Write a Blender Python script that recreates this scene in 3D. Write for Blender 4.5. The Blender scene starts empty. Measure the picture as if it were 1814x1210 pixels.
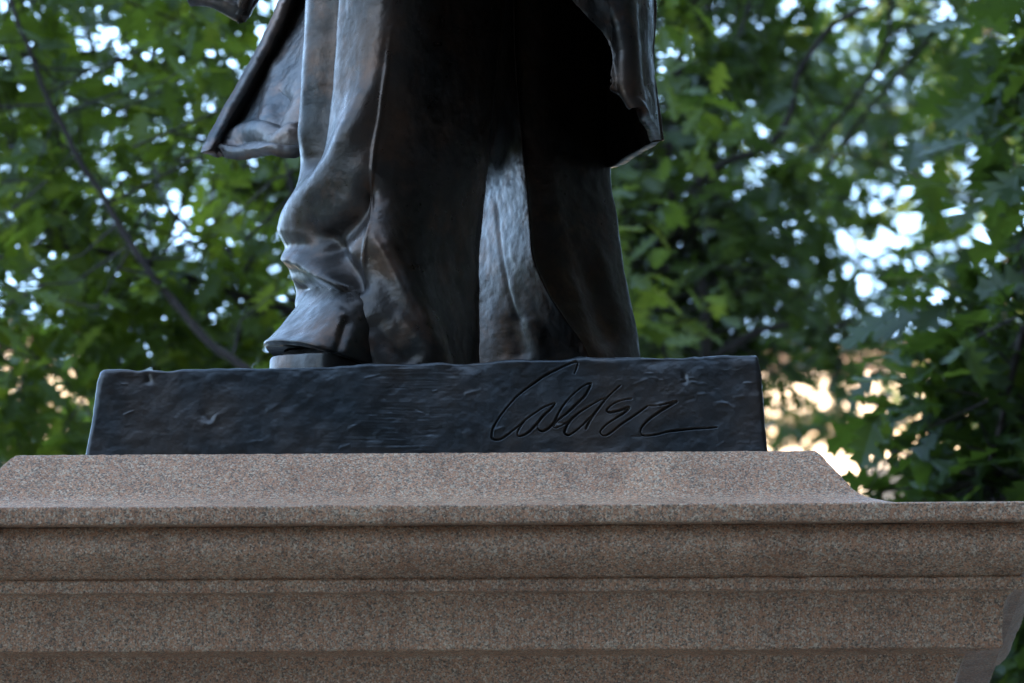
import bpy, math, random
import numpy as np
from mathutils import Vector, Matrix

random.seed(7)
RNG = np.random.default_rng(11)
R = math.radians
SC = bpy.context.scene
COL = SC.collection

# ---------------------------------------------------------------- camera
CAM = np.array([0.0, -8.0, 1.6]); PITCH = R(8.0); FOC = 213.3
cd = bpy.data.cameras.new('camera'); cam = bpy.data.objects.new('camera', cd); COL.objects.link(cam)
cam.location = CAM.tolist(); cam.rotation_euler = (R(90) + PITCH, 0, 0)
cd.lens = FOC; cd.sensor_width = 36; cd.clip_start = 0.1; cd.clip_end = 3000
cd.dof.use_dof = True; cd.dof.focus_distance = 8.08; cd.dof.aperture_fstop = 11.5
SC.camera = cam

# ---------------------------------------------------------------- sky and sun (low evening sun behind the camera)
SUN_EL = R(20); SUN_AZ = R(176)          # azimuth clockwise from +Y
w = bpy.data.worlds.new('World'); SC.world = w; w.use_nodes = True
wn = w.node_tree.nodes; bg = wn['Background']
sky = wn.new('ShaderNodeTexSky'); sky.sky_type = 'NISHITA'; sky.sun_disc = False
sky.sun_elevation = SUN_EL; sky.sun_rotation = SUN_AZ
sky.air_density = 1.1; sky.dust_density = 0.8; sky.ozone_density = 1.0
# the horizon band of the clear-air model is far brighter than a city's evening sky: lift the whole dome's lookup a little
wtc = wn.new('ShaderNodeTexCoord'); wva = wn.new('ShaderNodeVectorMath'); wva.operation = 'ADD'; wva.inputs[1].default_value = (0, 0, .35)
wvn = wn.new('ShaderNodeVectorMath'); wvn.operation = 'NORMALIZE'
w.node_tree.links.new(wtc.outputs['Generated'], wva.inputs[0]); w.node_tree.links.new(wva.outputs[0], wvn.inputs[0]); w.node_tree.links.new(wvn.outputs[0], sky.inputs[0])
w.node_tree.links.new(sky.outputs[0], bg.inputs[0]); bg.inputs[1].default_value = 0.15
sl = bpy.data.lights.new('sun', 'SUN'); sun = bpy.data.objects.new('sun', sl); COL.objects.link(sun)
sl.energy = 2.4; sl.angle = R(0.5); sl.color = (1.0, 0.72, 0.45)
sdir = Vector((math.sin(SUN_AZ) * math.cos(SUN_EL), math.cos(SUN_AZ) * math.cos(SUN_EL), math.sin(SUN_EL)))
sun.rotation_euler = sdir.to_track_quat('Z', 'Y').to_euler()
sun.location = (sdir * 60)[:]
SC.view_settings.view_transform = 'Standard'; SC.view_settings.look = 'None'
SC.view_settings.gamma = 1.0; SC.view_settings.use_curve_mapping = False
SC.view_settings.exposure = 3.5
SC.render.engine = 'CYCLES'
SC.cycles.use_denoising = True
SC.cycles.max_bounces = 6; SC.cycles.transparent_max_bounces = 4; SC.cycles.transmission_bounces = 4

# ---------------------------------------------------------------- measuring helpers
_c, _s = math.cos(PITCH), math.sin(PITCH)
K = 36.0 / FOC / 1814.0
def at(px, py, y):
    """world point seen at photo pixel (px,py) on the vertical plane at depth y"""
    xn = (px - 907) * K; yn = (605 - py) * K
    d = np.array([xn, _c - yn * _s, _s + yn * _c])
    return CAM + d * ((y - CAM[1]) / d[1])
def at2(px, py, y, ref):
    """height taken at depth ref, sideways place at depth y"""
    z = at(px, py, ref)[2]
    p = np.array([0, y, z]) - CAM
    f = p[1] * _c + p[2] * _s
    return np.array([(px - 907) * K * f, y, z])
def project(V):
    p = V - CAM
    f = p[:, 1] * _c + p[:, 2] * _s
    u = -p[:, 1] * _s + p[:, 2] * _c
    return 907 + p[:, 0] / f / K, 605 - u / f / K

def vnoise(P, seed=0):
    P = np.asarray(P, float); i = np.floor(P).astype(np.int64); f = P - i
    f = f * f * (3 - 2 * f)
    def h(dx, dy, dz):
        n = (i[:, 0] + dx) * 374761393 + (i[:, 1] + dy) * 668265263 + (i[:, 2] + dz) * 1274126177 + seed * 974711
        n = (n ^ (n >> 13)) & 0x7fffffff
        n = (n * 1103515245 + 12345) & 0x7fffffff
        n = (n ^ (n >> 16)) & 0x7fffffff
        n = (n * 69069 + 1) & 0x7fffffff
        return n / 0x3fffffff - 1.0
    x, y, z = f[:, 0], f[:, 1], f[:, 2]
    a = h(0,0,0)*(1-x)+h(1,0,0)*x; b = h(0,1,0)*(1-x)+h(1,1,0)*x
    c = h(0,0,1)*(1-x)+h(1,0,1)*x; d = h(0,1,1)*(1-x)+h(1,1,1)*x
    return (a*(1-y)+b*y)*(1-z)+(c*(1-y)+d*y)*z
def fbm(P, seed=0, o=3):
    r = 0; a = 1.0; P = np.asarray(P, float)
    for k in range(o):
        r = r + a * vnoise(P * (2.03 ** k) + 17.3 * k, seed + k); a *= 0.5
    return r
def cr(pts, n):
    """Catmull-Rom through pts, n samples per span"""
    p = np.asarray(pts, float); p = np.vstack([2*p[0]-p[1], p, 2*p[-1]-p[-2]])
    out = []
    for i in range(1, len(p) - 2):
        for t in np.arange(n) / n:
            out.append(0.5*((2*p[i]) + (p[i+1]-p[i-1])*t + (2*p[i-1]-5*p[i]+4*p[i+1]-p[i+2])*t*t + (3*p[i]-p[i-1]-3*p[i+1]+p[i+2])*t**3))
    out.append(p[-2]); return np.array(out)
def resample(pts, n, closed=False):
    p = np.asarray(pts, float)
    if closed:
        m = len(p); q = np.concatenate([p[-1:], p, p[:2]]); spans = m
    else:
        q = np.concatenate([[2*p[0]-p[1]], p, [2*p[-1]-p[-2]]]); spans = len(p) - 1
    t = np.linspace(0, spans, n, endpoint=not closed)
    i = np.minimum(t.astype(int), spans - 1); f = (t - i).reshape((-1,) + (1,) * (p.ndim - 1))
    a, b, c, d = q[i], q[i+1], q[i+2], q[i+3]
    return 0.5*(2*b + (c-a)*f + (2*a-5*b+4*c-d)*f*f + (3*b-a-3*c+d)*f**3)
def stroke_dist(px, py, pts, sub=6):
    """distance (px) of points to a smoothed polyline and the parameter 0..1 along it"""
    q = cr(pts, sub) if len(pts) > 2 else np.asarray(pts, float)
    best = np.full(len(px), 1e9); bt = np.zeros(len(px)); n = len(q) - 1
    x0, x1, y0, y1 = q[:,0].min()-90, q[:,0].max()+90, q[:,1].min()-90, q[:,1].max()+90
    m = np.where((px > x0) & (px < x1) & (py > y0) & (py < y1))[0]
    X, Y = px[m], py[m]; bb = best[m]; tt = bt[m]
    for k in range(n):
        ax, ay = q[k]; bx, by = q[k+1]; dx, dy = bx-ax, by-ay
        t = np.clip(((X-ax)*dx + (Y-ay)*dy) / (dx*dx+dy*dy+1e-9), 0, 1)
        d = np.hypot(X-ax-t*dx, Y-ay-t*dy); c = d < bb
        bb[c] = d[c]; tt[c] = (k + t[c]) / n
    best[m] = bb; bt[m] = tt
    return best, bt

# ---------------------------------------------------------------- mesh helpers
def tag(o, label=None, cat=None, group=None, kind=None):
    if label: o['label'] = label
    if cat: o['category'] = cat
    if group: o['group'] = group
    if kind: o['kind'] = kind
    return o
def link(o, parent=None):
    COL.objects.link(o)
    if parent is not None: o.parent = parent
    return o
def empty(name, loc=(0,0,0), rz=0):
    o = bpy.data.objects.new(name, None); o.location = loc; o.rotation_euler = (0,0,rz); o.empty_display_size = 0.1
    return link(o)
def mesh_np(name, V, F, smooth=True, sharp=None):
    """V (n,3) array; F array of quads/tris (m,k)"""
    me = bpy.data.meshes.new(name); V = np.asarray(V, np.float32); F = np.asarray(F, np.int32)
    k = F.shape[1]; m = len(F)
    me.vertices.add(len(V)); me.vertices.foreach_set('co', V.ravel())
    me.loops.add(m * k); me.loops.foreach_set('vertex_index', F.ravel())
    me.polygons.add(m); me.polygons.foreach_set('loop_start', np.arange(m, dtype=np.int32) * k)
    me.polygons.foreach_set('use_smooth', np.full(m, smooth))
    me.update(calc_edges=True); me.validate()
    if sharp is not None: me.set_sharp_from_angle(angle=R(sharp))
    return me
def ob(name, me, mat, parent=None):
    o = bpy.data.objects.new(name, me)
    if mat is not None and not me.materials: me.materials.append(mat)
    return link(o, parent)
def grid_faces(nr, nc, closed=False):
    c = nc if closed else nc - 1
    i = np.arange(nr - 1)[:, None]; j = np.arange(c)[None, :]; j2 = (j + 1) % nc
    return np.stack([i*nc + j + 0*j, i*nc + j2, (i+1)*nc + j2, (i+1)*nc + j + 0*j], -1).reshape(-1, 4)
def grid_normals(G, closed):
    gu = (np.roll(G, -1, 1) - np.roll(G, 1, 1)) if closed else np.gradient(G, axis=1)
    gv = np.gradient(G, axis=0); n = np.cross(gv, gu)
    return n / (np.linalg.norm(n, axis=2, keepdims=True) + 1e-12)
def box_mesh(name, lo, hi, bev=0.0):
    import bmesh
    bm = bmesh.new(); r = bmesh.ops.create_cube(bm, size=1)
    for v in bm.verts:
        v.co = [lo[k] + (v.co[k] + .5) * (hi[k] - lo[k]) for k in range(3)]
    if bev: bmesh.ops.bevel(bm, geom=bm.edges[:], offset=bev, segments=2, affect='EDGES', profile=.5)
    me = bpy.data.meshes.new(name); bm.to_mesh(me); bm.free(); return me

# ---------------------------------------------------------------- materials
def mat(name):
    m = bpy.data.materials.new(name); m.use_nodes = True
    nt = m.node_tree; return m, nt, nt.nodes, nt.links, nt.nodes['Principled BSDF']
def ramp(N, stops, interp='LINEAR'):
    r = N.new('ShaderNodeValToRGB'); r.color_ramp.interpolation = interp
    e = r.color_ramp.elements
    while len(e) < len(stops): e.new(0.5)
    for k, (p, c) in enumerate(stops): e[k].position = p; e[k].color = (*c, 1)
    return r
def tex(N, L, kind, scale, coord, detail=4, rough=.6):
    t = N.new(kind); t.inputs['Scale'].default_value = scale
    if kind == 'ShaderNodeTexNoise': t.inputs['Detail'].default_value = detail; t.inputs['Roughness'].default_value = rough
    L.new(coord, t.inputs['Vector']); return t
def mixc(N, L, fac, a, b, mode='MIX'):
    m = N.new('ShaderNodeMix'); m.data_type = 'RGBA'; m.blend_type = mode
    for sock, v in ((m.inputs[0], fac), (m.inputs[6], a), (m.inputs[7], b)):
        if isinstance(v, (int, float)): sock.default_value = v
        elif isinstance(v, tuple): sock.default_value = (*v, 1)
        else: L.new(v, sock)
    return m.outputs[2]
def bump(N, L, h, strength, dist, normal=None):
    b = N.new('ShaderNodeBump'); b.inputs['Strength'].default_value = strength; b.inputs['Distance'].default_value = dist
    L.new(h, b.inputs['Height'])
    if normal is not None: L.new(normal, b.inputs['Normal'])
    return b.outputs[0]

def granite(name, comb):
    m, nt, N, L, B = mat(name)
    co = N.new('ShaderNodeTexCoord').outputs['Object']
    mp = N.new('ShaderNodeMapping'); L.new(co, mp.inputs[0])
    jit = tex(N, L, 'ShaderNodeTexNoise', 260, co, 2)
    add = N.new('ShaderNodeVectorMath'); add.operation = 'MULTIPLY_ADD'
    L.new(jit.outputs['Color'], add.inputs[0]); add.inputs[1].default_value = (.002,)*3; L.new(co, add.inputs[2])
    v1 = tex(N, L, 'ShaderNodeTexVoronoi', 460, add.outputs[0])
    sep = N.new('ShaderNodeSeparateColor'); L.new(v1.outputs['Color'], sep.inputs[0])
    r1 = ramp(N, [(0, (.17,.145,.13)), (.09, (.26,.21,.18)), (.28, (.40,.245,.175)), (.55, (.45,.30,.22)), (.74, (.41,.36,.31)), (.90, (.52,.46,.40))], 'CONSTANT')
    L.new(sep.outputs[0], r1.inputs[0])
    v2 = tex(N, L, 'ShaderNodeTexNoise', 520, co, 3)
    r2 = ramp(N, [(.34, (.22,.2,.19)), (.45, (.85,.85,.85)), (.7, (1.1,1.05,1.0))]); L.new(v2.outputs[0], r2.inputs[0])
    c = mixc(N, L, .72, r1.outputs[0], r2.outputs[0], 'MULTIPLY')
    big = tex(N, L, 'ShaderNodeTexNoise', 9, co, 5)
    r3 = ramp(N, [(.28, (1.25,.93,.63)), (.72, (1.66,1.32,.93))]); L.new(big.outputs[0], r3.inputs[0])
    c = mixc(N, L, .8, c, r3.outputs[0], 'MULTIPLY')
    st = N.new('ShaderNodeMapping'); st.inputs['Scale'].default_value = (26, 26, 2.2); L.new(co, st.inputs[0])
    sn = tex(N, L, 'ShaderNodeTexNoise', 1.0, st.outputs[0], 5, .65)
    r4 = ramp(N, [(.30, (.62,.58,.55)), (.48, (1,1,1)), (.75, (1.06,1.05,1.04))]); L.new(sn.outputs[0], r4.inputs[0])
    c = mixc(N, L, .6, c, r4.outputs[0], 'MULTIPLY')       # rain streaks
    L.new(c, B.inputs['Base Color']); B.inputs['Roughness'].default_value = .6
    B.inputs['Specular IOR Level'].default_value = .22
    nb = tex(N, L, 'ShaderNodeTexNoise', 330, co, 3)
    nm = bump(N, L, nb.outputs[0], .55, .0012)
    if comb:
        mp.inputs['Scale'].default_value = (420, 420, 14)
        cb = N.new('ShaderNodeTexNoise'); cb.inputs['Scale'].default_value = 1.0; cb.inputs['Detail'].default_value = 2
        L.new(mp.outputs[0], cb.inputs['Vector'])
        nm = bump(N, L, cb.outputs[0], .5, .0018, nm)
    L.new(nm, B.inputs['Normal'])
    return m
M_GRAN = granite('granite_rubbed', False)
M_GRAN2 = granite('granite_combed', True)

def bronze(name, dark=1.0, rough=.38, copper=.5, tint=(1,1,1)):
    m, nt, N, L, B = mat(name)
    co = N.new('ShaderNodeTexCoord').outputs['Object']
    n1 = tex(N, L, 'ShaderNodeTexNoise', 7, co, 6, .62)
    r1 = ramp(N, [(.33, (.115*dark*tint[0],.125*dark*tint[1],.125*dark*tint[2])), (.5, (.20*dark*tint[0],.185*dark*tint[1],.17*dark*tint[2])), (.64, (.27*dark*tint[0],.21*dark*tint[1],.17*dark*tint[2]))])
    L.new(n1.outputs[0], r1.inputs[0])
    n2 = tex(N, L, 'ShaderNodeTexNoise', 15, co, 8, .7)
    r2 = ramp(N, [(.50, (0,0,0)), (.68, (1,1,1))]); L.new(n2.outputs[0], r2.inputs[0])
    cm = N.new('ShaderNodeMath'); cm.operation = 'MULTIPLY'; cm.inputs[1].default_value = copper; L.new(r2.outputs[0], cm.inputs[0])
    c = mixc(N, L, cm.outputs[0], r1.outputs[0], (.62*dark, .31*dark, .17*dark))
    L.new(c, B.inputs['Base Color'])
    B.inputs['Metallic'].default_value = .88
    n3 = tex(N, L, 'ShaderNodeTexNoise', 40, co, 6, .7)
    r3 = N.new('ShaderNodeMapRange'); r3.inputs['To Min'].default_value = rough - .10; r3.inputs['To Max'].default_value = rough + .16
    r3.inputs['From Min'].default_value = .3; r3.inputs['From Max'].default_value = .7
    L.new(n3.outputs[0], r3.inputs[0]); L.new(r3.outputs[0], B.inputs['Roughness'])
    a = bump(N, L, n3.outputs[0], .3, .002)
    n4 = tex(N, L, 'ShaderNodeTexNoise', 260, co, 4, .6)
    L.new(bump(N, L, n4.outputs[0], .25, .0008, a), B.inputs['Normal'])
    return m
M_BRZ = bronze('bronze_figure', .26, .33, .42, (1.10, .98, .88))
M_BRZP = bronze('bronze_plinth', .33, .40, .0, (.92,1.0,1.05))
M_BRZT = bronze('bronze_tail_lit', .75, .40, .30)  # lighter copy of the figure bronze: sky light on the coat tail put into its colour
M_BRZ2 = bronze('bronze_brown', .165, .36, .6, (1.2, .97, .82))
M_GRV = bronze('bronze_groove', .10, .6, 0)

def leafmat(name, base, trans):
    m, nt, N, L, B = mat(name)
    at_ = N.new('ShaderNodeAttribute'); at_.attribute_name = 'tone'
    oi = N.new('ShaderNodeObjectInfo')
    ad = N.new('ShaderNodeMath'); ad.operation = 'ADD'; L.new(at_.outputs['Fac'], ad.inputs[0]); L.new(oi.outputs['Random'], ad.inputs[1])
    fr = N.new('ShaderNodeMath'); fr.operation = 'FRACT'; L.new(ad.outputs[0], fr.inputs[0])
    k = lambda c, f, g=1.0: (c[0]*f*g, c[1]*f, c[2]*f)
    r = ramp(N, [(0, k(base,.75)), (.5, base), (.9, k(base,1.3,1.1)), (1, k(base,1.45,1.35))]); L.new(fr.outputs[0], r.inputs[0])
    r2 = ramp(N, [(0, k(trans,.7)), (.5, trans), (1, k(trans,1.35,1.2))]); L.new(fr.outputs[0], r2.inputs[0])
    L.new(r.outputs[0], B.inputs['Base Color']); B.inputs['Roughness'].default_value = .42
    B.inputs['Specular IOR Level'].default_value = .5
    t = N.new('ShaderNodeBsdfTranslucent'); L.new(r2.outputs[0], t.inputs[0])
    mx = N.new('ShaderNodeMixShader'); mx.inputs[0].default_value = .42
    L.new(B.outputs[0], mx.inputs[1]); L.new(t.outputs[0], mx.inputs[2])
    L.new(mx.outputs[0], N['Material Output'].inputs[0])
    return m
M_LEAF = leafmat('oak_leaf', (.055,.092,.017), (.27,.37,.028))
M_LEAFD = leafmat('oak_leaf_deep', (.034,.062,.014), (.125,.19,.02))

def simple(name, col, rough=.8, var=.25, scale=8, metallic=0):
    m, nt, N, L, B = mat(name)
    co = N.new('ShaderNodeTexCoord').outputs['Object']
    n = tex(N, L, 'ShaderNodeTexNoise', scale, co, 6)
    r = ramp(N, [(.3, tuple(c*(1-var) for c in col)), (.7, tuple(c*(1+var) for c in col))]); L.new(n.outputs[0], r.inputs[0])
    L.new(r.outputs[0], B.inputs['Base Color']); B.inputs['Roughness'].default_value = rough
    B.inputs['Metallic'].default_value = metallic
    L.new(bump(N, L, n.outputs[0], .3, .02), B.inputs['Normal'])
    return m
M_BARK = simple('bark', (.045,.034,.027), .9, .4, 18)
M_GRASS = simple('grass', (.055,.085,.03), .95, .4, 3)
M_PAVE = simple('paving', (.25,.23,.20), .85, .25, 2)
M_LIME = simple('limestone', (.62,.53,.42), .85, .12, .6)
M_BRICK = simple('brick_wall', (.10,.07,.055), .9, .25, 1.5)
M_WIN = simple('window_frame_paint', (.35,.33,.30), .5, .1)
M_GLASS = simple('window_glass', (.03,.035,.04), .08, .2)

# ================================================================ setting
def disc(name, cx, cy, z, r, m, n=96):
    V = [(cx, cy, z)] + [(cx + r*math.cos(a), cy + r*math.sin(a), z) for a in np.linspace(0, 2*math.pi, n, endpoint=False)]
    F = np.array([(0, 1+i, 1+(i+1) % n) for i in range(n)])
    o = ob(name, mesh_np(name, V, F, False), m); return tag(o, kind='structure')
disc('ground', 0, 0, 0, 1500, M_GRASS)
disc('path', -.1, .4, .012, 16.0, M_PAVE)

def building(name, label, x0, x1, y0, y1, h, m, nx, nst, face=-1, ww=1.1, wh=1.7):
    """long block with a plinth course, cornice, roof and individually built windows on the face towards the square"""
    root = empty(name, ((x0+x1)/2, (y0+y1)/2, 0)); tag(root, label, 'building')
    hx, hy = (x1-x0)/2, (y1-y0)/2
    ob('wall', box_mesh('wall', (-hx,-hy,0), (hx,hy,h)), m, root)
    ob('cornice', box_mesh('cornice', (-hx-.35,-hy-.35,h+.002), (hx+.35,hy+.35,h+.7), .06), m, root)
    ob('roof', box_mesh('roof', (-hx+.4,-hy+.4,h+.704), (hx-.4,hy-.4,h+1.3)), M_BRICK, root)
    ob('base_course', box_mesh('base_course', (-hx-.12,-hy-.12,0), (hx+.12,hy+.12,.9), .03), m, root)
    fm = None; st = h / nst
    fy = face * hy
    for s in range(nst):
        for i in range(nx):
            x = -hx + (i + .5) * 2*hx/nx; z = s*st + st*.28
            if fm is None:
                import bmesh
                bm = bmesh.new()
                def bx(lo, hi):
                    r = bmesh.ops.create_cube(bm, size=1)
                    for v in r['verts']: v.co = [lo[k] + (v.co[k]+.5)*(hi[k]-lo[k]) for k in range(3)]
                t = .1
                bx((-ww/2-t,-.09,-t),(-ww/2,.09,wh+t)); bx((ww/2,-.09,-t),(ww/2+t,.09,wh+t))
                bx((-ww/2,-.09,wh),(ww/2,.09,wh+t)); bx((-ww/2-.05,-.16,-t-.1),(ww/2+.05,.16,-.002)); bx((-ww/2,-.05,wh*.5-.03),(ww/2,.05,wh*.5+.03))
                fm = bpy.data.meshes.new('window'); bm.to_mesh(fm); bm.free(); fm.materials.append(M_WIN)
                gm = box_mesh('pane', (-ww/2,-.03,0), (ww/2,.03,wh)); gm.materials.append(M_GLASS)
            wv = link(bpy.data.objects.new('window', fm), root); wv.location = (x, fy + face*.03, z)
            link(bpy.data.objects.new('pane', gm), wv)
    return root

# ================================================================ granite pedestal
YAW = R(-2.7)
O = at(752, 811, 0.0)                     # middle of the bronze plinth's front foot
PH = O[2]                                 # height of the granite top
ROT = np.array([[math.cos(YAW), -math.sin(YAW)], [math.sin(YAW), math.cos(YAW)]])
TOPX, TOPY = .530, .46                    # half sizes of the granite top
CY = TOPY - .055                          # pedestal centre behind plinth front (local y)
cxy = np.array(O[:2]) + ROT @ np.array([-.010, CY])
ped = empty('granite_pedestal', (cxy[0], cxy[1], 0), YAW)
tag(ped, 'speckled pink-grey granite pedestal with stepped mouldings under the bronze base', 'pedestal')
RUN = .307; RISE = .1037                   # from fascia edge in to the granite top, and up
FX, FY = TOPX + RUN, TOPY + RUN
ZF = PH - RISE                            # top edge of the fascia
def sweep(name, prof, m, nf=420, nsd=110, cap=None, amp=.0005):
    prof = np.array(prof)
    rings = []
    for o, z in prof:
        hx, hy = FX + o, FY + o
        a = np.linspace(-1, 1, nf, endpoint=False); b = np.linspace(-1, 1, nsd, endpoint=False)
        ring = np.concatenate([np.stack([a*hx, 0*a-hy], 1), np.stack([0*b+hx, b*hy], 1), np.stack([-a*hx, 0*a+hy], 1), np.stack([0*b-hx, -b*hy], 1)])
        rings.append(np.column_stack([ring, np.full(len(ring), ZF + z)]))
    G = np.array(rings); nr, nc = G.shape[:2]
    nrm = grid_normals(G, True); V = G.reshape(-1, 3)
    d = amp * (fbm(V * 160, 3, 2) + 1.2 * fbm(V * 22, 5, 2))
    V = V + nrm.reshape(-1, 3) * d[:, None]
    F = grid_faces(nr, nc, True)[:, ::-1]
    me = mesh_np(name, V, F, True, 38)
    if cap == 'top':
        pass
    return ob(name, me, m, ped)
def dens(pts, step=.004):
    out = []
    for a, b in zip(pts[:-1], pts[1:]):
        a, b = np.array(a), np.array(b); n = max(1, int(np.linalg.norm(b-a) / step))
        for t in np.arange(n) / n: out.append(a + (b-a)*t)
    out.append(np.array(pts[-1])); return out
# sloping cap with a concave foot, down to the fascia edge
prof = [(-RUN-.45, RISE-.0002), (-RUN-.003, RISE), (-RUN-.001, RISE-.0007), (-RUN, RISE-.002)]
prof += [(-RUN + .047*t, RISE - .0565*t) for t in np.linspace(.1, 1, 16)]
for t in np.linspace(.08, 1, 14):         # concave flare (quadratic between the slope and the ledge)
    p0, p1, p2 = np.array((-RUN+.047, RISE-.0565)), np.array((-RUN+.060, RISE-.0722)), np.array((-.196, .0212))
    q = (1-t)**2*p0 + 2*t*(1-t)*p1 + t*t*p2; prof.append(tuple(q))
prof += [(-.196 + .193*t, .0212 - .0208*t) for t in np.linspace(.1, 1, 10)]
sweep('cap_stone', prof, M_GRAN, amp=.0004)
sweep('fascia', dens([(-.003, .0004), (-.0012, -.0004), (0, -.002), (0, -.0215), (-.0015, -.0235), (-.024, -.0243)]), M_GRAN2)
ov = [(-.024, -.0244)] + [((-.015 - .009*((.38-s)/.38)**2) if s < .38 else (-.015 - .036*((s-.38)/.62)**2.2), -.0244 - .0640*s) for s in np.linspace(0.01, 1, 34)] + [(-.0516, -.0890), (-.0518, -.0897)]
sweep('ovolo_moulding', ov, M_GRAN, amp=.0008)
sweep('fillet', dens([(-.0518, -.0898), (-.0478, -.0902), (-.0465, -.0918), (-.0465, -.1045), (-.048, -.1062), (-.056, -.1068)]), M_GRAN2)
cv = [(-.056, -.1069)] + [(-.056 - .018*math.sin(a), -.1069 - .034*(1-math.cos(a))) for a in np.linspace(.1, math.pi/2, 14)]
cv += dens([cv[-1], (-.0745, -.1760), (-.076, -.178), (-.086, -.1795)], .006)[1:]
sweep('frieze', cv, M_GRAN2, amp=.0007)
so = [(-.086, -.1796), (-.120, -.182), (-.122, -.184)] + [(-.122 - .035*t, -.184 - .09*t) for t in np.linspace(.1, 1, 12)]
so += [(-.164, -.29), (-.170, -.33)]
sweep('bed_moulding', so, M_GRAN, amp=.0008, nf=240)
sweep('die', dens([(-.170, -.3301), (-.18, -.36), (-.18, -ZF+.42)], .05), M_GRAN2, nf=120, nsd=60)
sweep('base_step', dens([(-.18, -ZF+.4201), (-.06, -ZF+.40), (-.02, -ZF+.34), (-.02, -ZF+.2), (.10, -ZF+.1999), (.10, -ZF+.005)], .05), M_GRAN2, nf=120, nsd=60)

# ================================================================ bronze statue
statue = empty('bronze_statue', (O[0], O[1], PH)); SB = np.array([O[0], O[1], PH])
tag(statue, 'dark bronze statue of a person in a long open coat and baggy trousers', 'statue')
def part(name, V, F, m, parent=None, sharp=None):
    me = mesh_np(name, V - SB, F, True, sharp)
    return ob(name, me, m, parent or statue)

# ---- plinth (front face carries the incised signature)
def loc2w(X, Y, Z): 
    q = np.stack([X, Y], -1) @ ROT.T
    return np.column_stack([q + O[:2], Z])
def plane_px(px, py, yl):
    """local x,z of a pixel on the plinth front plane (local y = yl)"""
    xn = (px - 907)*K; yn = (605 - py)*K
    d = np.array([xn, _c - yn*_s, _s + yn*_c]); n = np.array([*(ROT @ np.array([0, 1.0])), 0])
    p0 = np.array([*(O[:2] + ROT @ np.array([0, yl])), 0]); t = ((p0 - CAM) @ n) / (d @ n)
    p = CAM + d*t; l = ROT.T @ (p[:2] - O[:2]); return l[0], p[2]
BAT = .022
bl, br = plane_px(147, 818, 0)[0], plane_px(1361, 802, 0)[0]
tl, tr = plane_px(178, 652, BAT), plane_px(1344, 628, BAT)
ztl, ztr = tl[1] - .004, tr[1] + .001
def ztop(x): return ztl + (ztr - ztl) * np.clip((x - tl[0]) / (tr[0] - tl[0]), -.1, 1.1)
DEPTH = .76; HB = PH - .004
nf, ns, nb, nv = 1000, 90, 60, 150
rad = .007
fl = np.linspace(0, 1, nf, endpoint=False); sd = np.linspace(0, 1, ns, endpoint=False); bk = np.linspace(0, 1, nb, endpoint=False)
def pring(v, inset):
    xl = bl + (tl[0]-bl)*v + inset; xr = br + (tr[0]-br)*v - inset; yf = BAT*v + inset; yb = DEPTH - BAT*v - inset
    r = max(rad, .004)
    ang = np.linspace(0, math.pi/2, 9)[:-1]
    c1 = np.stack([xr - r + r*np.sin(ang), yf + r - r*np.cos(ang)], 1)
    c2 = np.stack([xr - r + r*np.cos(ang), yb - r + r*np.sin(ang)], 1)
    c3 = np.stack([xl + r - r*np.sin(ang), yb - r + r*np.cos(ang)], 1)
    c4 = np.stack([xl + r - r*np.cos(ang), yf + r - r*np.sin(ang)], 1)
    f = np.stack([xl + r + (xr-xl-2*r)*fl, np.full(nf, yf)], 1)
    s1 = np.stack([np.full(ns, xr), yf + r + (yb-yf-2*r)*sd], 1)
    b = np.stack([xr - r - (xr-xl-2*r)*bk, np.full(nb, yb)], 1)
    s2 = np.stack([np.full(ns, xl), yb - r - (yb-yf-2*r)*sd], 1)
    return np.concatenate([f, c1, s1, c2, b, c3, s2, c4])
rows = []; er = .0055
for v in np.linspace(0, 1, nv):
    rows.append((v, 0.0, 0.0))
for a in np.linspace(0.12, math.pi/2, 8): rows.append((1.0, er*(1-math.cos(a)), er*math.sin(a)))
for k in (.03, .08, .2, .33): rows.append((1.0, er + k, er))
G = []
for v, ins, up in rows:
    r = pring(v, ins); zt = ztop(r[:, 0]) - er
    G.append(np.column_stack([r, HB + (zt - HB)*v + up]))
G = np.array(G); nr, nc = G.shape[:2]; nrm = grid_normals(G, True)
Lp = G.reshape(-1, 3); n_ = nrm.reshape(-1, 3)
if (n_[nc*20 + 300, 1]) > 0: n_ = -n_
Wp = loc2w(Lp[:, 0], Lp[:, 1], Lp[:, 2]); PX, PY = project(Wp)
vv = np.repeat([r[0] for r in rows], nc); upv = np.repeat([r[2] for r in rows], nc)
d = .0016*fbm(Lp*np.array([14,14,18]), 21, 3) + .0007*fbm(Lp*np.array([55,55,70]), 25, 3)
mask = np.clip(fbm(Lp*9, 31, 2)*1.6 + .1, 0, 1)
mask = mask*np.exp(-((PX - 690)/120)**2)
d += .0003*mask*fbm(Lp*np.array([24, 40, 420]), 33, 2)                 # combed tool marks
d += .0006*np.clip(fbm(Lp*np.array([70, 70, 150]), 37, 2) - .55, 0, 1)*4*np.clip(fbm(Lp*6, 39, 1)+.3, 0, 1)
edge = np.clip((vv - .86)/.14, 0, 1)
d += edge*(.0035*fbm(Lp*np.array([16, 16, 30]), 41, 3))
front = (np.arange(len(Lp)) % nc) < nf
rs = np.random.default_rng(5)
for k in range(26):                                                     # nicks, drips and dabs
    x = rs.uniform(170, 1350); y = rs.uniform(660, 800); L_ = rs.uniform(5, 28); a = rs.normal(-.1, .28)
    dd, t = stroke_dist(PX, PY, [(x, y), (x + L_*math.cos(a), y + L_*math.sin(a))])
    wd = rs.uniform(1.6, 3.6); d += np.where(front, rs.choice([-1, 1, 1])*rs.uniform(.0003, .0009)*np.exp(-(dd/wd)**2), 0)
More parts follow.
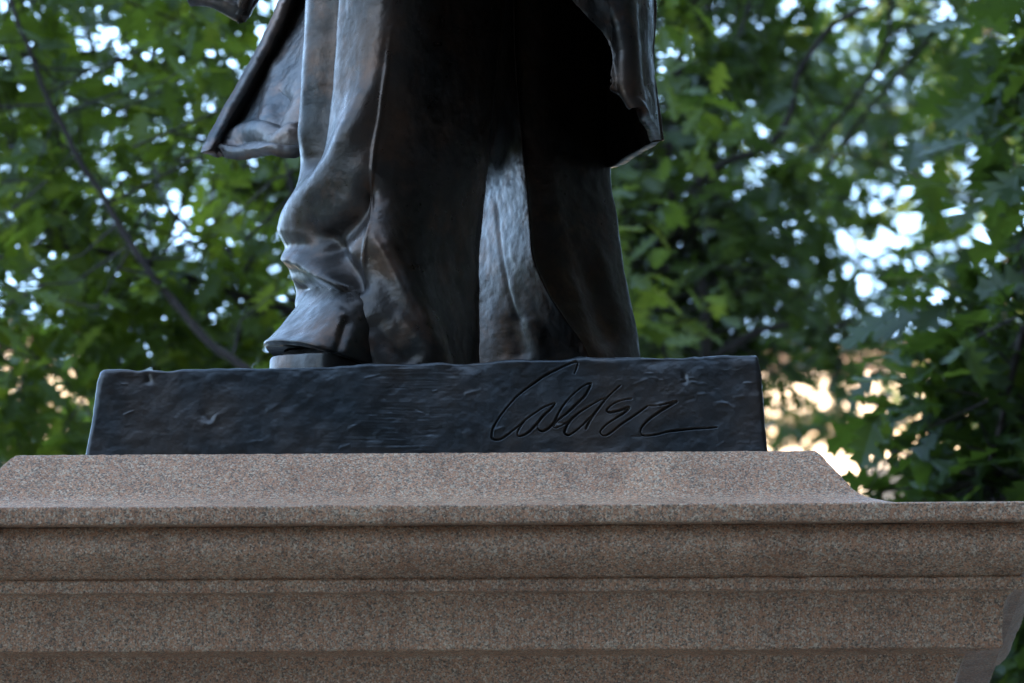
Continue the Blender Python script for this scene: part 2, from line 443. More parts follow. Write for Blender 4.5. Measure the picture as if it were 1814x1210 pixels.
dd, t = stroke_dist(PX, PY, [(362, 735), (370, 742)]); d += np.where(front, -.0025*np.exp(-(dd/9)**2), 0)
dd, t = stroke_dist(PX, PY, [(362, 752), (376, 750), (384, 738)]); d += np.where(front, .0010*np.exp(-(dd/4.5)**2), 0)
for x, y in ((1212, 665), (262, 664)):
    dd, t = stroke_dist(PX, PY, [(x, y), (x+2, y+10)]); d += np.where(front, -.0025*np.exp(-(dd/5)**2), 0)
Z1 = lambda pts: [(860 + x*.13228, 630 + y*.13223) for x, y in pts]
Z2 = lambda pts: [(1000 + x*.15436, 660 + y*.1544) for x, y in pts]
SIG = [
 Z1([(1195,240),(1228,150),(1240,108),(1212,95),(1100,120),(960,185),(780,275),(620,385),(480,490),(380,590),(270,720),(180,840),(110,960),(85,1070),(102,1120),(160,1128),(240,1100),(360,1010),(480,910),(520,870),(640,780),(780,690),(930,630)]),
 Z1([(520,880),(450,980),(430,1060),(462,1080),(560,1040),(690,910),(780,800),(870,720),(935,642)]),
 Z1([(935,642),(850,740),(740,850),(700,920),(705,980),(750,1010),(800,1000),(870,950),(925,890),(950,830),(1010,720),(1090,610),(1200,500),(1330,400),(1408,375),(1400,420),(1330,540),(1220,650),(1090,770),(950,880),(915,940),(932,965),(1000,945),(1110,880)]),
 Z2([(480,298),(420,310),(330,360),(230,420),(130,490),(50,570),(5,660),(12,705),(60,710),(140,660),(230,580),(310,495)]),
 Z2([(640,150),(560,220),(480,300),(400,400),(330,490),(280,570),(245,650)]),
 Z2([(775,300),(680,315),(570,355),(500,410),(485,440),(520,458),(620,440),(740,400),(690,460),(600,520),(480,600),(415,670),(420,705),(460,725),(530,690),(660,590),(800,495),(900,425),(950,388)]),
 Z2([(945,380),(1080,378),(1200,350),(1290,332),(1200,385),(1080,460),(960,550),(890,630),(875,705),(930,725),(1050,712),(1200,675),(1400,650),(1600,635),(1750,628)]),
]
groove = np.zeros(len(Lp)); sm = front & (PX > 850) & (PX < 1290) & (PY < 800)
ix = np.where(sm)[0]; gd = np.zeros(len(ix)); rim = np.zeros(len(ix))
for s in SIG:
    dd, t = stroke_dist(PX[ix], PY[ix], s, 5)
    ln = np.hypot(*np.diff(np.array(s), axis=0).T).sum(); wd = 1.1 + 1.35*np.sin(np.pi*np.clip(t, 0, 1))**.5*(.5 + .5*np.sin(2*np.pi*t*ln/150 + 4.2))
    gd = np.maximum(gd, np.clip(1 - (dd/wd)**2, 0, 1)); rim = np.maximum(rim, np.exp(-((dd - wd - 1.2)/1.2)**2))
d[ix] += -.0040*np.sqrt(gd) + 0.0002*rim*(gd <= 0)
Lp2 = Lp + n_*d[:, None]
Wp = loc2w(Lp2[:, 0], Lp2[:, 1], Lp2[:, 2])
F = grid_faces(nr, nc, True)[:, ::-1]
plinth = part('plinth', Wp, F, M_BRZP)
# lay a close-fitting dark bronze bead in the floor of each groove, for readability
def tube(pts, rads, n=6, cap=True):
    pts = np.asarray(pts, float); m = len(pts); rads = np.broadcast_to(rads, (m,))
    T = np.gradient(pts, axis=0); T /= np.linalg.norm(T, axis=1, keepdims=True) + 1e-12
    up = np.array([0, 0, 1.0]) if abs(T[:, 2]).mean() < .8 else np.array([1.0, 0, 0])
    A = np.cross(T, up); A /= np.linalg.norm(A, axis=1, keepdims=True) + 1e-12; Bv = np.cross(A, T)
    an = np.linspace(0, 2*math.pi, n, endpoint=False)
    V = pts[:, None] + rads[:, None, None]*(A[:, None]*np.cos(an)[None, :, None] + Bv[:, None]*np.sin(an)[None, :, None])
    return V.reshape(-1, 3), grid_faces(m, n, True)
def merge(parts):
    Vs, Fs, o = [], [], 0
    for V, F in parts: Vs.append(V); Fs.append(F + o); o += len(V)
    return np.vstack(Vs), np.vstack(Fs)
tb = []
for s in SIG:
    q = cr(s, 5); P3 = []
    for x, y in q:
        # front plane is battered: solve height then depth
        yl = BAT*.5
        for _ in range(3):
            lx, lz = plane_px(x, y, yl); yl = BAT*np.clip((lz - HB)/(ztop(lx) - er - HB), 0, 1)
        P3.append(loc2w(np.array([lx]), np.array([yl + .0052]), np.array([lz]))[0])
    t = np.linspace(0, 1, len(P3)); tb.append(tube(P3, .0006 + .0005*np.sin(np.pi*t), 6))
sig = ob('signature', mesh_np('signature', merge(tb)[0] - SB, merge(tb)[1], True), M_GRV, plinth)
sig['label'] = 'incised cursive signature reading Calder'
ZT = float(ztop((tl[0]+tr[0])/2))        # top of the plinth

# ---- lofted bronze surfaces from control nets, with modelled folds
def loft(net, nr, nc, closed, strokes=(), namp=.0016, seed=1, flip=False, soft=0):
    A = np.array(net, float)                       # rows x cols x 3
    A = resample(A, nr, False)
    A = np.swapaxes(resample(np.swapaxes(A, 0, 1), nc, closed), 0, 1)
    n = grid_normals(A, closed).reshape(-1, 3); V = A.reshape(-1, 3)
    if flip: n = -n
    px, py = project(V); d = np.zeros(len(V)); thin = np.zeros(len(V)); fr = np.clip(-n[:, 1]*2.2 + .6, 0, 1)
    for pts, amp, wd in strokes:
        dd, t = stroke_dist(px, py, pts)
        tp = np.clip(np.minimum(t, 1-t)*6 + .15, 0, 1) if len(pts) > 2 else 1
        e = amp*.001*np.exp(-(dd/wd)**2)*fr*tp
        if wd < 6: thin = thin + e
        else: d += e
    D2 = d.reshape(nr, nc)                         # let the folds run softly into one another
    for _ in range(soft):
        D2 = (np.roll(D2, 1, 1) + 2*D2 + np.roll(D2, -1, 1))/4 if closed else np.pad((D2[:, :-2] + 2*D2[:, 1:-1] + D2[:, 2:])/4, ((0,0),(1,1)), 'edge')
        D2 = np.pad((D2[:-2] + 2*D2[1:-1] + D2[2:])/4, ((1,1),(0,0)), 'edge')
    d = D2.ravel() + thin
    d += namp*fbm(V*np.array([16, 16, 12]), seed, 3) + namp*.5*fbm(V*45, seed+9, 3) + namp*.16*fbm(V*130, seed+19, 2)
    V = V + n*d[:, None]
    F = grid_faces(nr, nc, closed)
    return V, (F if flip else F[:, ::-1])
REF = .30
def row(py, cols): return [at2(px, py, dp, REF) for px, dp in cols]

LL = []
for py, L_, FLx, CRx, FRx, Rx, fd in [(-450,560,622,715,815,905,0),(0,547,612,695,795,893,0),(100,541,608,690,790,882,0),(200,536,602,680,780,872,0),(300,530,592,668,772,862,0),
        (360,521,582,662,768,856,-.005),(410,513,574,664,768,851,-.01),(450,511,576,678,770,846,-.012),(510,518,592,708,782,845,-.014),(560,525,606,732,794,845,-.018),(620,532,618,760,806,847,-.022),(692,538,626,784,822,852,-.024)]:
    LL.append(row(py, [(L_,.33),(FLx,.192+fd-.034*min(1,max(0,(py-490)/110))),(CRx,.135+fd),(FRx,.20+fd*.5),(Rx,.33),((Rx*.7+L_*.3),.44),((Rx*.3+L_*.7),.44)]))
ST_L = [
 ([(582,-60),(577,0),(569,120),(556,250),(545,310)], -26, 12),
 ([(552,-60),(548,60),(541,180),(534,290)], 7, 8),
 ([(692,50),(685,120),(679,160),(674,205),(664,260),(657,325),(653,370),(647,430),(643,470),(641,520)], 3.0, 4.5),
 ([(655,150),(612,262),(577,320),(541,360),(519,398),(511,440)], 20, 22),
 ([(672,310),(630,375),(588,415),(554,436)], -27, 28),
 ([(560,442),(592,458),(622,488),(638,526)], -18, 17),
 ([(504,456),(538,460),(572,480),(602,502),(624,522)], 22, 14),
 ([(506,510),(545,518),(585,525),(608,530)], -19, 13),
 ([(655,400),(690,460),(722,525),(752,585),(778,640)], 12, 16),
 ([(650,560),(680,595),(710,625),(730,650)], -10, 20),
 ([(700,545),(725,580),(748,615),(766,645)], 5, 8),
 ([(830,420),(836,520),(838,640)], 4, 16),
 ([(640,528),(618,600),(598,645)], -2.5, 4),
]
V, F = loft(LL, 520, 360, True, ST_L, .0012, 51, soft=12)
leg = part('trouser_leg', V, F, M_BRZ)
leg['label'] = 'nearer trouser leg bunched in folds over the shoe'
RL = []
for py, a, b, c, d_, e in [(-450,850,872,905,990,1090),(0,850,872,905,985,1086),(150,845,870,908,985,1083),(300,838,868,920,988,1081),(360,832,864,926,992,1090),(420,828,862,930,1002,1100),(480,824,860,936,1010,1109),(540,817,862,960,1034,1119),(590,808,862,990,1054,1127),(640,800,864,1022,1076,1135),(712,792,864,1040,1088,1148)]:
    RL.append([at2(px, py, dp, .52) for px, dp in [(a,.61),(b,.525),(c,.405),(c+16,.408),(d_+6,.45),(e,.58),((a+2*e)/3,.68),((2*a+e)/3,.69)]])
ST_R = [
 ([(876,330),(884,420),(892,480),(912,560),(925,600)], -2.5, 3.5),
 ([(884,150),(890,220),(884,300)], -5, 10),
 ([(905,555),(915,600),(922,640)], -8, 9),
 ([(935,560),(950,600),(960,640)], 5, 10),
 ([(1060,440),(1085,530),(1120,620)], 6, 16),
 ([(1030,460),(1055,540),(1080,630)], -6, 18),
]
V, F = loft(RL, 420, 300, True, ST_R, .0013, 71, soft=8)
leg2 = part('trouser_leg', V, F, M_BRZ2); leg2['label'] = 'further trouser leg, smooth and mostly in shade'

# ---- shoe under the bunched trouser: upper with an overhanging lip, sole below
up_rows = []
def srow(pts): return [at2(px, py, dp, .22) for px, py, dp in pts]
up_rows.append(srow([(565,480,.31),(592,480,.24),(632,480,.19),(700,480,.24),(740,480,.34),(640,480,.40)]))
up_rows.append(srow([(528,536,.285),(560,538,.185),(618,540,.135),(700,540,.18),(745,540,.34),(640,540,.41)]))
up_rows.append(srow([(513,558,.268),(550,560,.165),(614,566,.118),(700,570,.17),(750,566,.34),(640,560,.42)]))
up_rows.append(srow([(497,583,.252),(538,588,.145),(608,600,.102),(700,612,.165),(755,610,.34),(640,600,.43)]))
up_rows.append(srow([(482,603,.24),(528,612,.125),(602,630,.088),(700,650,.16),(765,650,.34),(640,650,.44)]))
up_rows.append(srow([(473,612,.235),(520,622,.115),(598,646,.082),(700,668,.158),(768,668,.34),(640,668,.44)]))
up_rows.append(srow([(475,617,.238),(522,628,.118),(600,652,.084),(700,674,.16),(768,674,.34),(640,674,.44)]))
up_rows.append(srow([(480,620,.245),(527,631,.124),(602,654,.088),(700,675,.162),(768,675,.34),(640,675,.44)]))
up_rows.append(srow([(506,618,.275),(552,627,.165),(612,650,.12),(700,674,.17),(760,674,.34),(640,674,.43)]))
V, F = loft(up_rows, 150, 220, True, [([(610,545),(590,575),(560,610)], 3, 14), ([(615,560),(605,600),(590,640)], -3, 8)], .0010, 91)
part('shoe', V, F, M_BRZ)
so_rows = []
for py, g in ((628, 30), (637, 14), (642, 7), (690, 6), (700, 6)):
    so_rows.append(srow([(476+g,py,.238),(524+g,py+6,.124),(600,py+14,.092),(700,py+20,.17),(764,py+20,.34),(640,py+20,.435)]))
V, F = loft(so_rows, 50, 200, True, [], .0010, 95)
part('shoe_sole', V, F, M_BRZ)

# ---- coat
def solid(o, t, off=0.0):
    md = o.modifiers.new('thickness', 'SOLIDIFY'); md.thickness = t; md.offset = off
    bv = o.modifiers.new('soft', 'SUBSURF'); bv.levels = 0; bv.render_levels = 0
    return o
CO = [
 [(925,-430,.20),(1000,-430,.15),(1085,-430,.22),(1118,-430,.32),(1116,-430,.34),(1090,-430,.45),(1050,-430,.56),(930,-430,.62),(780,-430,.62),(650,-430,.58)],
 [(962,-200,.19),(1035,-200,.14),(1112,-200,.21),(1140,-200,.32),(1138,-200,.34),(1108,-200,.46),(1064,-200,.57),(940,-200,.63),(780,-200,.63),(640,-200,.60)],
 [(1000,0,.18),(1066,0,.13),(1132,0,.21),(1150,0,.33),(1148,0,.35),(1116,0,.46),(1072,0,.57),(950,0,.64),(780,0,.64),(630,0,.61)],
 [(1078,105,.16),(1108,105,.14),(1137,105,.21),(1147,105,.33),(1146,105,.35),(1116,105,.46),(1074,105,.57),(950,105,.64),(780,105,.64),(625,105,.62)],
 [(1088,178,.155),(1116,204,.145),(1143,212,.21),(1158,214,.33),(1157,214,.35),(1118,212,.46),(1076,212,.57),(950,212,.64),(780,212,.65),(620,212,.62)],
 [(1090,190,.155),(1134,238,.15),(1147,244,.21),(1163,247,.335),(1162,247,.352),(1120,247,.46),(1077,247,.57),(950,247,.64),(780,247,.65),(615,247,.62)],
]
net = [[at2(px, py, dp, .33) for px, py, dp in r] for r in CO]
ST_C = [([(1100,-60),(1105,30),(1118,120),(1135,220)], 5, 14), ([(1070,-40),(1090,40),(1105,110)], -4, 12), ([(1128,0),(1130,90),(1138,180)], -5, 8), ([(1010,0),(1078,100),(1092,185)], 5, 9)]
V, F = loft(net, 300, 420, False, ST_C, .0016, 111)
coat = solid(part('coat', V, F, M_BRZ), .016)
TL = [
 [(625,-430,.57),(645,-430,.62),(665,-430,.60),(700,-430,.56),(750,-430,.53),(820,-430,.58)],
 [(560,-200,.57),(585,-200,.63),(606,-200,.60),(640,-200,.55),(690,-200,.52),(770,-200,.58)],
 [(498,0,.56),(524,0,.625),(544,0,.58),(585,0,.52),(645,0,.50),(730,0,.58)],
 [(430,140,.54),(458,138,.60),(488,142,.55),(545,146,.475),(605,150,.475),(700,150,.58)],
 [(385,222,.52),(408,222,.56),(445,226,.515),(508,232,.44),(575,240,.445),(680,240,.58)],
 [(362,268,.50),(386,272,.52),(432,279,.475),(492,285,.415),(560,292,.43),(670,296,.58)],
]
net = [[at2(px, py, dp, .50) for px, py, dp in r] for r in TL]
ST_T = [([(505,110),(495,150),(480,200),(478,225)], 6, 9), ([(520,160),(505,190),(495,225),(500,245)], -10, 14), ([(540,235),(500,238),(460,232),(420,245),(396,262)], 7, 8), ([(540,262),(500,258),(450,252),(410,268)], -8, 7),
        ([(372,270),(430,285),(490,293),(540,298)], 7, 8), ([(450,190),(430,215),(405,235)], -5, 8), ([(530,60),(505,110),(470,170),(430,220)], 4, 10)]
V, F = loft(net, 320, 260, False, ST_T, .0022, 131)
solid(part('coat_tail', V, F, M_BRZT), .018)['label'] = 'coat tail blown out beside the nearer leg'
FP = [
 [(560,-520,.62),(590,-530,.58),(620,-540,.55),(624,-540,.55),(670,-540,.52)],
 [(440,-230,.74),(480,-240,.70),(520,-250,.67),(525,-250,.67),(590,-270,.66)],
 [(350,-26,.80),(388,-14,.77),(430,8,.755),(434,7,.755),(456,-26,.775)],
 [(346,-16,.80),(386,-6,.77),(430,17,.755),(433,17,.756),(449,-6,.775)],
]
net = [[at2(px, py, dp, .78) for px, py, dp in r] for r in FP]
V, F = loft(net, 90, 70, False, [], .0018, 151)
solid(part('coat_tail', V, F, M_BRZ), .022)['label'] = 'pointed dark corner of a second coat tail higher up'

# ---- the figure above the frame: coat body, sleeves in the pockets, head
BX = at(845, 0, .42)[0]; BY = .43
def ring(cx, cy, z, rx, ry, n=10, sq=1.0):
    a = np.linspace(0, 2*math.pi, n, endpoint=False)
    return [np.array([cx + rx*math.copysign(abs(math.cos(t))**sq, math.cos(t)), cy + ry*math.copysign(abs(math.sin(t))**sq, math.sin(t)), z]) for t in a]
tors = [ring(BX, BY, ZT+z, rx, ry, 12, .85) for z, rx, ry in [(.66,.30,.335),(.80,.30,.325),(.98,.285,.28),(1.15,.262,.225),(1.35,.25,.2),(1.6,.275,.2),(1.82,.31,.2),(1.97,.30,.17),(2.05,.20,.13),(2.08,.10,.10)]]
V, F = loft(tors, 120, 120, True, [], .003, 161, True); part('coat_body', V, F, M_BRZ)
for sx in (-1, 1):
    arm = [ring(BX+sx*x, BY+y, ZT+z, r, r*1.1, 10) for x, y, z, r in [(.22,0,1.99,.05),(.30,0,1.95,.10),(.36,.01,1.75,.10),(.39,.02,1.5,.09),(.38,-.05,1.32,.082),(.33,-.13,1.18,.075),(.26,-.17,1.08,.06),(.2,-.15,1.04,.03)]]
    V, F = loft(arm, 90, 60, True, [], .003, 171+sx); part('sleeve', V, F, M_BRZ)
hd = [ring(BX, BY-.01+y, ZT+z, rx, ry, 12) for z, rx, ry, y in [(2.02,.085,.085,.02),(2.10,.075,.08,.01),(2.15,.085,.11,-.01),(2.20,.098,.13,-.015),(2.28,.105,.14,-.01),(2.36,.108,.145,.0),(2.44,.10,.135,.005),(2.50,.065,.09,.01),(2.515,.01,.015,.01)]]
V, F = loft(hd, 120, 120, True, [], .002, 181, True)
hz = (V[:,2]-ZT-2.02)/.5; fx = V[:,0]-BX; ff = np.clip(-(V[:,1]-BY)/.12, 0, 1)
V[:,1] -= ff*(.03*np.exp(-(fx/.018)**2-((hz-.50)/.07)**2) - .014*np.exp(-((abs(fx)-.038)/.02)**2-((hz-.58)/.04)**2) + .012*np.exp(-(fx/.03)**2-((hz-.36)/.03)**2) - .006*np.exp(-(fx/.035)**2-((hz-.33)/.012)**2))
head = part('head', V, F, M_BRZ)
hr = [ring(BX, BY+.005+y, ZT+z, rx, ry, 12) for z, rx, ry, y in [(2.22,.112,.09,.06),(2.32,.118,.115,.045),(2.40,.117,.14,.012),(2.46,.108,.14,.005),(2.52,.07,.1,.01),(2.54,.01,.015,.01)]]
V, F = loft(hr, 80, 100, True, [], .006, 191, True); me = mesh_np('hair', V - SB, F); ob('hair', me, M_BRZ, head)

# ================================================================ trees
def leaf_mesh(seed, lobes=3, length=1.0):
    r = random.Random(seed)
    t = [0, .07, .20, .28, .43, .51, .66, .73, .86, .91, 1.0]
    wv = [.0, .035, .19, .075, .31, .10, .35, .11, .20, .075, 0]
    sh = [0, 0, .05, 0, .07, 0, .07, 0, .05, 0, 0]     # lobes point forward
    n = len(t); V = []; F = []
    bend = r.uniform(-.5, .15); fold = r.uniform(.1, .5); tw = r.uniform(-.25, .25)
    for i in range(n):
        y = t[i]; z = bend*y*y*.6
        V.append((tw*y*y*.3, y, z))
        for sgn in (-1, 1):
            wj = wv[i]*r.uniform(.85, 1.15); yy = y + sh[i]
            V.append((sgn*wj + tw*yy*yy*.3, yy, bend*yy*yy*.6 + fold*wj*.5 + r.uniform(-.02, .02)))
    for i in range(n-1):
        a, b = 3*i, 3*i+3
        F += [(a, a+1, b+1), (a, b+1, b), (a, b, b+2), (a, b+2, a+2)]
    F = [f for f in F]
    return np.array(V, float), np.array(F)
LEAVES = [leaf_mesh(s) for s in range(5)]
LEAF_ME = []
def leaf_me(k, m):
    key = (k, m.name)
    for kk, me in LEAF_ME:
        if kk == key: return me
    me = mesh_np('leaf', LEAVES[k][0], LEAVES[k][1], False); me.materials.append(m); LEAF_ME.append((key, me)); return me

def rot_cols(az, pitch, roll):
    """leaf frames: y axis along the leaf, z its upper face"""
    ca, sa, cp, sp, cr_, sr = np.cos(az), np.sin(az), np.cos(pitch), np.sin(pitch), np.cos(roll), np.sin(roll)
    Y = np.stack([ca*cp, sa*cp, sp], -1); X0 = np.stack([sa, -ca, 0*sa], -1); Z0 = np.cross(X0, Y)
    X = X0*cr_[:, None] + Z0*sr[:, None]; Z = np.cross(X, Y)
    return np.stack([X, Y, Z], -1)

def tree(name, label, base, trunk_h, blobs, m, lsize=(.15,.21), solo=120, limbs=(), seed=0, tr=.14, group='oak trees behind the statue', gap=(2.4, -.1), cl=7, spread=1.0, lean=(0,0)):
    rg = np.random.default_rng(seed); rp = random.Random(seed)
    bx, by = base
    root = empty(name, (bx, by, 0)); tag(root, label, 'tree', group)
    B0 = np.array([bx, by, 0.0])
    tp = cr([(bx, by, -.1), (bx+.05, by, trunk_h*.35), (bx+lean[0]*.5+.04, by+lean[1]*.5+.05, trunk_h*.7), (bx+lean[0], by+lean[1], trunk_h)], 6)
    V, F = tube(tp, tr*(1.15 - 1.05*np.linspace(0, 1, len(tp))**1.4), 14)
    rr = np.linalg.norm(V[:, :2]-B0[:2], axis=1)
    V = V + fbm(V*np.array([9, 9, 2.5]), seed, 3)[:, None]*tr*.12*np.array([1, 1, 0]) 
    ob('trunk', mesh_np('trunk', V - B0, F), M_BARK, root)
    nodes = [tp]
    for pts, r0, r1 in limbs:
        q = cr(pts, 6); V, F = tube(q, np.linspace(r0, r1, len(q)), 8); nodes.append(q)
        V = V + fbm(V*20, seed+3, 2)[:, None]*.003
        ob('branch', mesh_np('branch', V - B0, F), M_BARK, root)
    C = []
    for (c, rad_, n) in blobs:
        c = np.array(c); rad_ = np.array(rad_)
        # a bough from the trunk into the blob
        s = tp[int(len(tp)*rg.uniform(.55, .98)) - 1]; e = c + rad_*rg.uniform(-.35, .35, 3)
        q = cr([s, s*.6 + e*.4 + rg.normal(0, .15, 3) + np.array([0, 0, .15]), s*.25 + e*.75 + rg.normal(0, .12, 3), e], 6)
        V, F = tube(q, np.linspace(max(.009, tr*.10), .005, len(q)), 8); nodes.append(q)
        ob('branch', mesh_np('branch', V - B0, F), M_BARK, root)
        got = 0; tries = 0
        while got < n and tries < 40:
            tries += 1
            d = rg.normal(0, 1, (n*2, 3)); d /= np.linalg.norm(d, axis=1, keepdims=True)
            p = c + d*rg.uniform(0, 1, (n*2, 1))**(1/2.6)*rad_
            nz = fbm(p*gap[0], seed+40, 2); p = p[(nz > gap[1]) & (p[:, 2] > .9)][:n-got]
            C.append(p); got += len(p)
    C = np.vstack(C); nodes = np.vstack(nodes)
    # twigs from the nearest bough to every leaf cluster
    tw = []
    nn = []
    for p in C:
        dd = ((nodes - p)**2).sum(1) + 2.0*np.clip(nodes[:, 2]-p[2], 0, 9)**2
        nn.append(nodes[dd.argmin()])
    nn = np.array(nn); D = C - nn; L = np.linalg.norm(D, axis=1, keepdims=True); st = C - D*np.minimum(1, rg.uniform(.2, .6, L.shape)/L)
    mid = (st + C)/2 + rg.normal(0, .05, C.shape)
    for a, b, c in zip(st, mid, C):
        tw.append(tube(np.array([a, b, c]), np.array([.004, .003, .0015]), 3))
    V, F = merge(tw); o = ob('twigs', mesh_np('twigs', V - B0, F), M_BARK, root); tag(o, kind='stuff')
    # leaves: clusters round each twig end
    n = len(C)*cl; base_p = np.repeat(C, cl, 0) + rg.normal(0, .045*spread, (n, 3))
    az = rg.uniform(0, 2*math.pi, n); pitch = rg.normal(-.35, .45, n); roll = rg.normal(0, .55, n)
    M = rot_cols(az, pitch, roll); sc = rg.uniform(*lsize, n); kind = rg.integers(0, len(LEAVES), n)
    px, py = project(base_p); dist = np.linalg.norm(base_p - CAM, axis=1)
    ins = (px > -20) & (px < 1834) & (py > -20) & (py < 900)
    order = np.argsort(np.where(ins, dist, 1e6))
    solo = min(solo, int(ins.sum())); pick = order[:solo]; rest = np.setdiff1d(np.arange(n), pick)
    for i in pick:
        o = link(bpy.data.objects.new('leaf', leaf_me(int(kind[i]), m)), root)
        X = Matrix([[*(M[i, k]*sc[i]), base_p[i, k]-B0[k]] for k in range(3)] + [[0, 0, 0, 1]])
        o.matrix_local = X
    Vs, Fs, ts, o_ = [], [], [], 0
    for k in range(len(LEAVES)):
        idx = rest[kind[rest] == k]
        if not len(idx): continue
        lv, lf = LEAVES[k]
        W = np.einsum('nij,vj->nvi', M[idx]*sc[idx, None, None], lv) + (base_p[idx] - B0)[:, None]
        Fk = lf[None] + (np.arange(len(idx))*len(lv))[:, None, None] + o_
        Vs.append(W.reshape(-1, 3)); Fs.append(Fk.reshape(-1, 3)); o_ += W.shape[0]*W.shape[1]
        ts.append(np.repeat(rg.uniform(0, 1, len(idx)), len(lf)))
    me = mesh_np('crown', np.vstack(Vs), np.vstack(Fs), False)
    att = me.attributes.new('tone', 'FLOAT', 'FACE'); 
    tv = np.concatenate(ts).astype(np.float32)
    if len(tv) == len(me.polygons): att.data.foreach_set('value', tv)
    tag(ob('crown', me, m, root), kind='stuff')
    return root
def copy_tree(o, parent=None):
    c = o.copy(); link(c, parent)
    for ch in o.children:
        if ch.name.split('.')[0] != 'leaf': copy_tree(ch, c)
    return c
def pl(y, pts): return [at(px, py, y) for px, py in pts]
def bc(px, py, y): return at(px, py, y)

# left oak
tA = tree('oak_tree', 'oak tree with sky-lit gaps on the left, slanting bare branch in its leaves', (-.15, 7.4), 5.5,
  [(bc(440, 310, 8.4), (.32, .5, .26), 27), (bc(180, 200, 6.5), (1.5, 1.0, 1.3), 329), (bc(250, 560, 7.5), (1.6, 1.0, .9), 283), (bc(480, 350, 8.6), (1.3, 1.0, 1.3), 238), (bc(-500, 300, 7.0), (1.4, 1.3, 1.8), 173), (bc(200, -700, 7.2), (2.2, 1.5, 1.2), 283), (bc(60, 900, 7.0), (1.4, 1.2, .8), 138)],
  M_LEAF, (.08,.125), 170, [(pl(5.6, [(470,690),(430,650),(370,608),(310,540),(250,460),(200,380),(130,260),(75,150),(40,60),(10,-40)]), .011, .005)], 3)
# middle oak, behind the figure and to the right
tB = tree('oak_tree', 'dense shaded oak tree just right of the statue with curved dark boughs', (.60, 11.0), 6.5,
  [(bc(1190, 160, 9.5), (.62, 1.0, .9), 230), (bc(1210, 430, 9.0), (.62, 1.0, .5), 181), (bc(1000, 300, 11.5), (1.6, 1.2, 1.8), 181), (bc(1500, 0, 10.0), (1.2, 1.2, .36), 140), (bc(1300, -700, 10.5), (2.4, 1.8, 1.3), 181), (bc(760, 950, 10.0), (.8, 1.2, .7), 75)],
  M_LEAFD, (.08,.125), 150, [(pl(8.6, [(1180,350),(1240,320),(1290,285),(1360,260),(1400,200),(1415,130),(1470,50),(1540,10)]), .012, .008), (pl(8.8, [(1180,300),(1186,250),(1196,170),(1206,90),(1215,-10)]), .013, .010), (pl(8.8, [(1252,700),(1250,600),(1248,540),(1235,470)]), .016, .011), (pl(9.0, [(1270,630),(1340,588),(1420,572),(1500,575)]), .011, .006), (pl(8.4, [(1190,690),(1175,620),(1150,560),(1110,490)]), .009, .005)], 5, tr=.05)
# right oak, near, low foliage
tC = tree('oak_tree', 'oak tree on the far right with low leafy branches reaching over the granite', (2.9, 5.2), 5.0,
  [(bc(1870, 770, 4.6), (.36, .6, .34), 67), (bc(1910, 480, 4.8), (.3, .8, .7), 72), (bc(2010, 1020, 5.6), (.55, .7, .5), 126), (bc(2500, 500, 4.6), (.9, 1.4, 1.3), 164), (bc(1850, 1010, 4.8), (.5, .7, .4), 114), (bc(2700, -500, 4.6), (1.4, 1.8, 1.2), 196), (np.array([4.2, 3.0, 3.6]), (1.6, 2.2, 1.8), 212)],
  M_LEAFD, (.11,.155), 170, [(pl(4.4, [(1830,540),(1810,600),(1790,680),(1770,760),(1748,850)]), .009, .006)], 9)
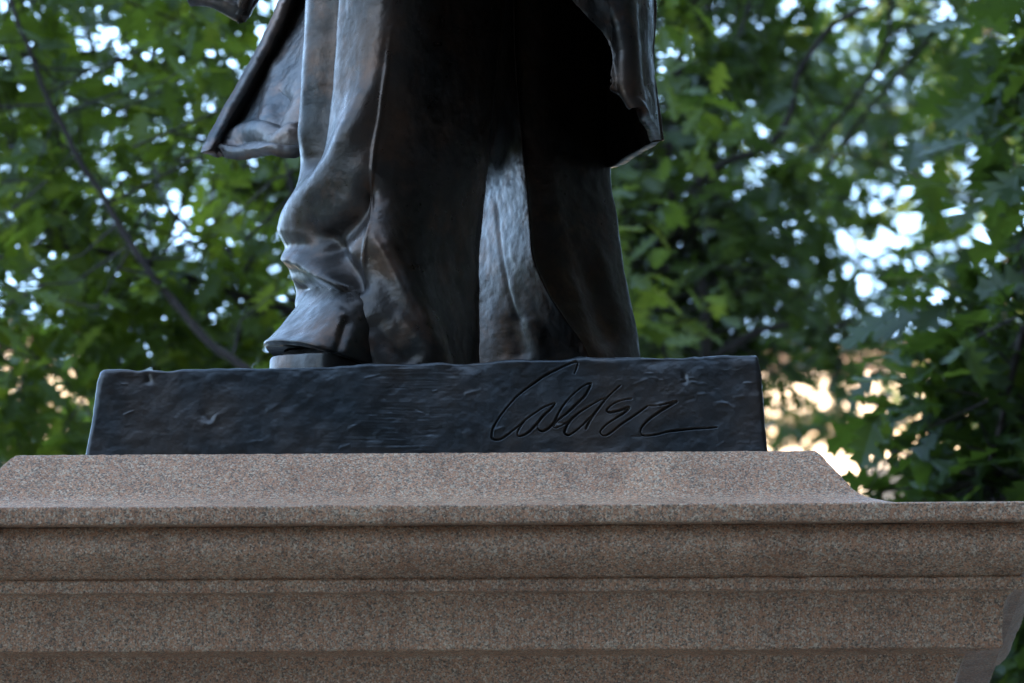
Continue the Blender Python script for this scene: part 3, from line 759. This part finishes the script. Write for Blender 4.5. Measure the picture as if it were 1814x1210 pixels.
# far trees seen through the gaps
tD = tree('oak_tree', 'distant oak tree far right catching warm low sun in its crown', (8.2, 46.0), 9.0,
  [(bc(1760, 100, 46), (2.0, 2.0, 2.6), 226), (bc(1500, 60, 47), (2.2, 2.0, 1.6), 178), (bc(1900, -700, 46), (4.5, 3, 2.5), 206), (bc(1950, 600, 46), (2.0, 2.0, 2.0), 110)],
  M_LEAF, (.17,.25), 60, [(pl(44.5, [(1790,700),(1785,400),(1770,200),(1752,60),(1750,-60)]), .055, .03), (pl(44.4, [(1700,290),(1730,220),(1760,180)]), .02, .03)], 13, tr=.22, group='oak trees behind the statue')
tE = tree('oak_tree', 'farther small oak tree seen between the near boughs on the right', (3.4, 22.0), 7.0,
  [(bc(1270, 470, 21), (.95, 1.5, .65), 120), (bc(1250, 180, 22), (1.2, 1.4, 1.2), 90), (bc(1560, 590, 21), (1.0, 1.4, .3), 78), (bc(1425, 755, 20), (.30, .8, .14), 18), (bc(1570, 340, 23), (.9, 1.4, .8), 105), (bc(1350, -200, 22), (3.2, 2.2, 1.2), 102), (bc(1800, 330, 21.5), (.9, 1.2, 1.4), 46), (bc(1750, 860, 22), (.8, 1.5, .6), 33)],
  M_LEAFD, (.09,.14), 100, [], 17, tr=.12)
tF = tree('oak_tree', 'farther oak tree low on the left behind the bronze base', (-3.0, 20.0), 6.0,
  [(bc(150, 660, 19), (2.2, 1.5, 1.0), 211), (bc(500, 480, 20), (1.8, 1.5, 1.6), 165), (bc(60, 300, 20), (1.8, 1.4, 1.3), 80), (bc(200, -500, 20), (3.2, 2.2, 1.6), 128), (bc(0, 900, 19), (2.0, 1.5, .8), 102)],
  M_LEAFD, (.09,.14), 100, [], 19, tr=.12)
# two oak copies added right of the statue, out of view, to keep its right side dark
for (x, y, rz, sc_) in ((5.0, 1.8, 1.3, 1.25), (5.4, -3.2, 2.6, 1.3)):
    c = copy_tree(tB); c.location = (x, y, 0); c.rotation_euler = (0, 0, rz); c.scale = (sc_,)*3
    c['label'] = 'oak tree copy added unseen right of the pedestal to shade it' if y > 0 else 'oak tree copy added unseen right of the viewer to shade the statue'

# ================================================================ buildings
def px_x(px, y): return float(at(px, 605, y)[0])
building('stone_building', 'pale stone building glowing warm in low sun low behind the right-hand trees', px_x(1120, 85), px_x(2700, 85), 85, 100, float(at(1400, 745, 85)[2]), M_LIME, 5, 4)
building('stone_house', 'low pale house catching warm sun low behind the left-hand tree', px_x(-900, 78), px_x(115, 78), 78, 90, float(at(100, 722, 78)[2]), M_LIME, 3, 4)
building('horizon_blocker', 'plain brick block added unseen far left to block the bright horizon', -95, -80, -40, 60, 11.0, M_BRICK, 2, 3, face=-1)  # unseen block added to hide the bright low sky on the left
building('shade_building', 'long brown brick building added unseen behind the viewer to shade the statue', -22, 60, -36, -18, 30.0, M_BRICK, 16, 7, face=1)  # unseen block added to keep sun and front sky off the statue
b2 = building('shade_building', 'tall brown brick building added unseen on the right to darken that side', -40, 40, -8, 8, 32.0, M_BRICK, 18, 9, face=-1)  # unseen block added to cut sky light from the right
b2.location = (22.5, 4, 0); b2.rotation_euler = (0, 0, R(-90))
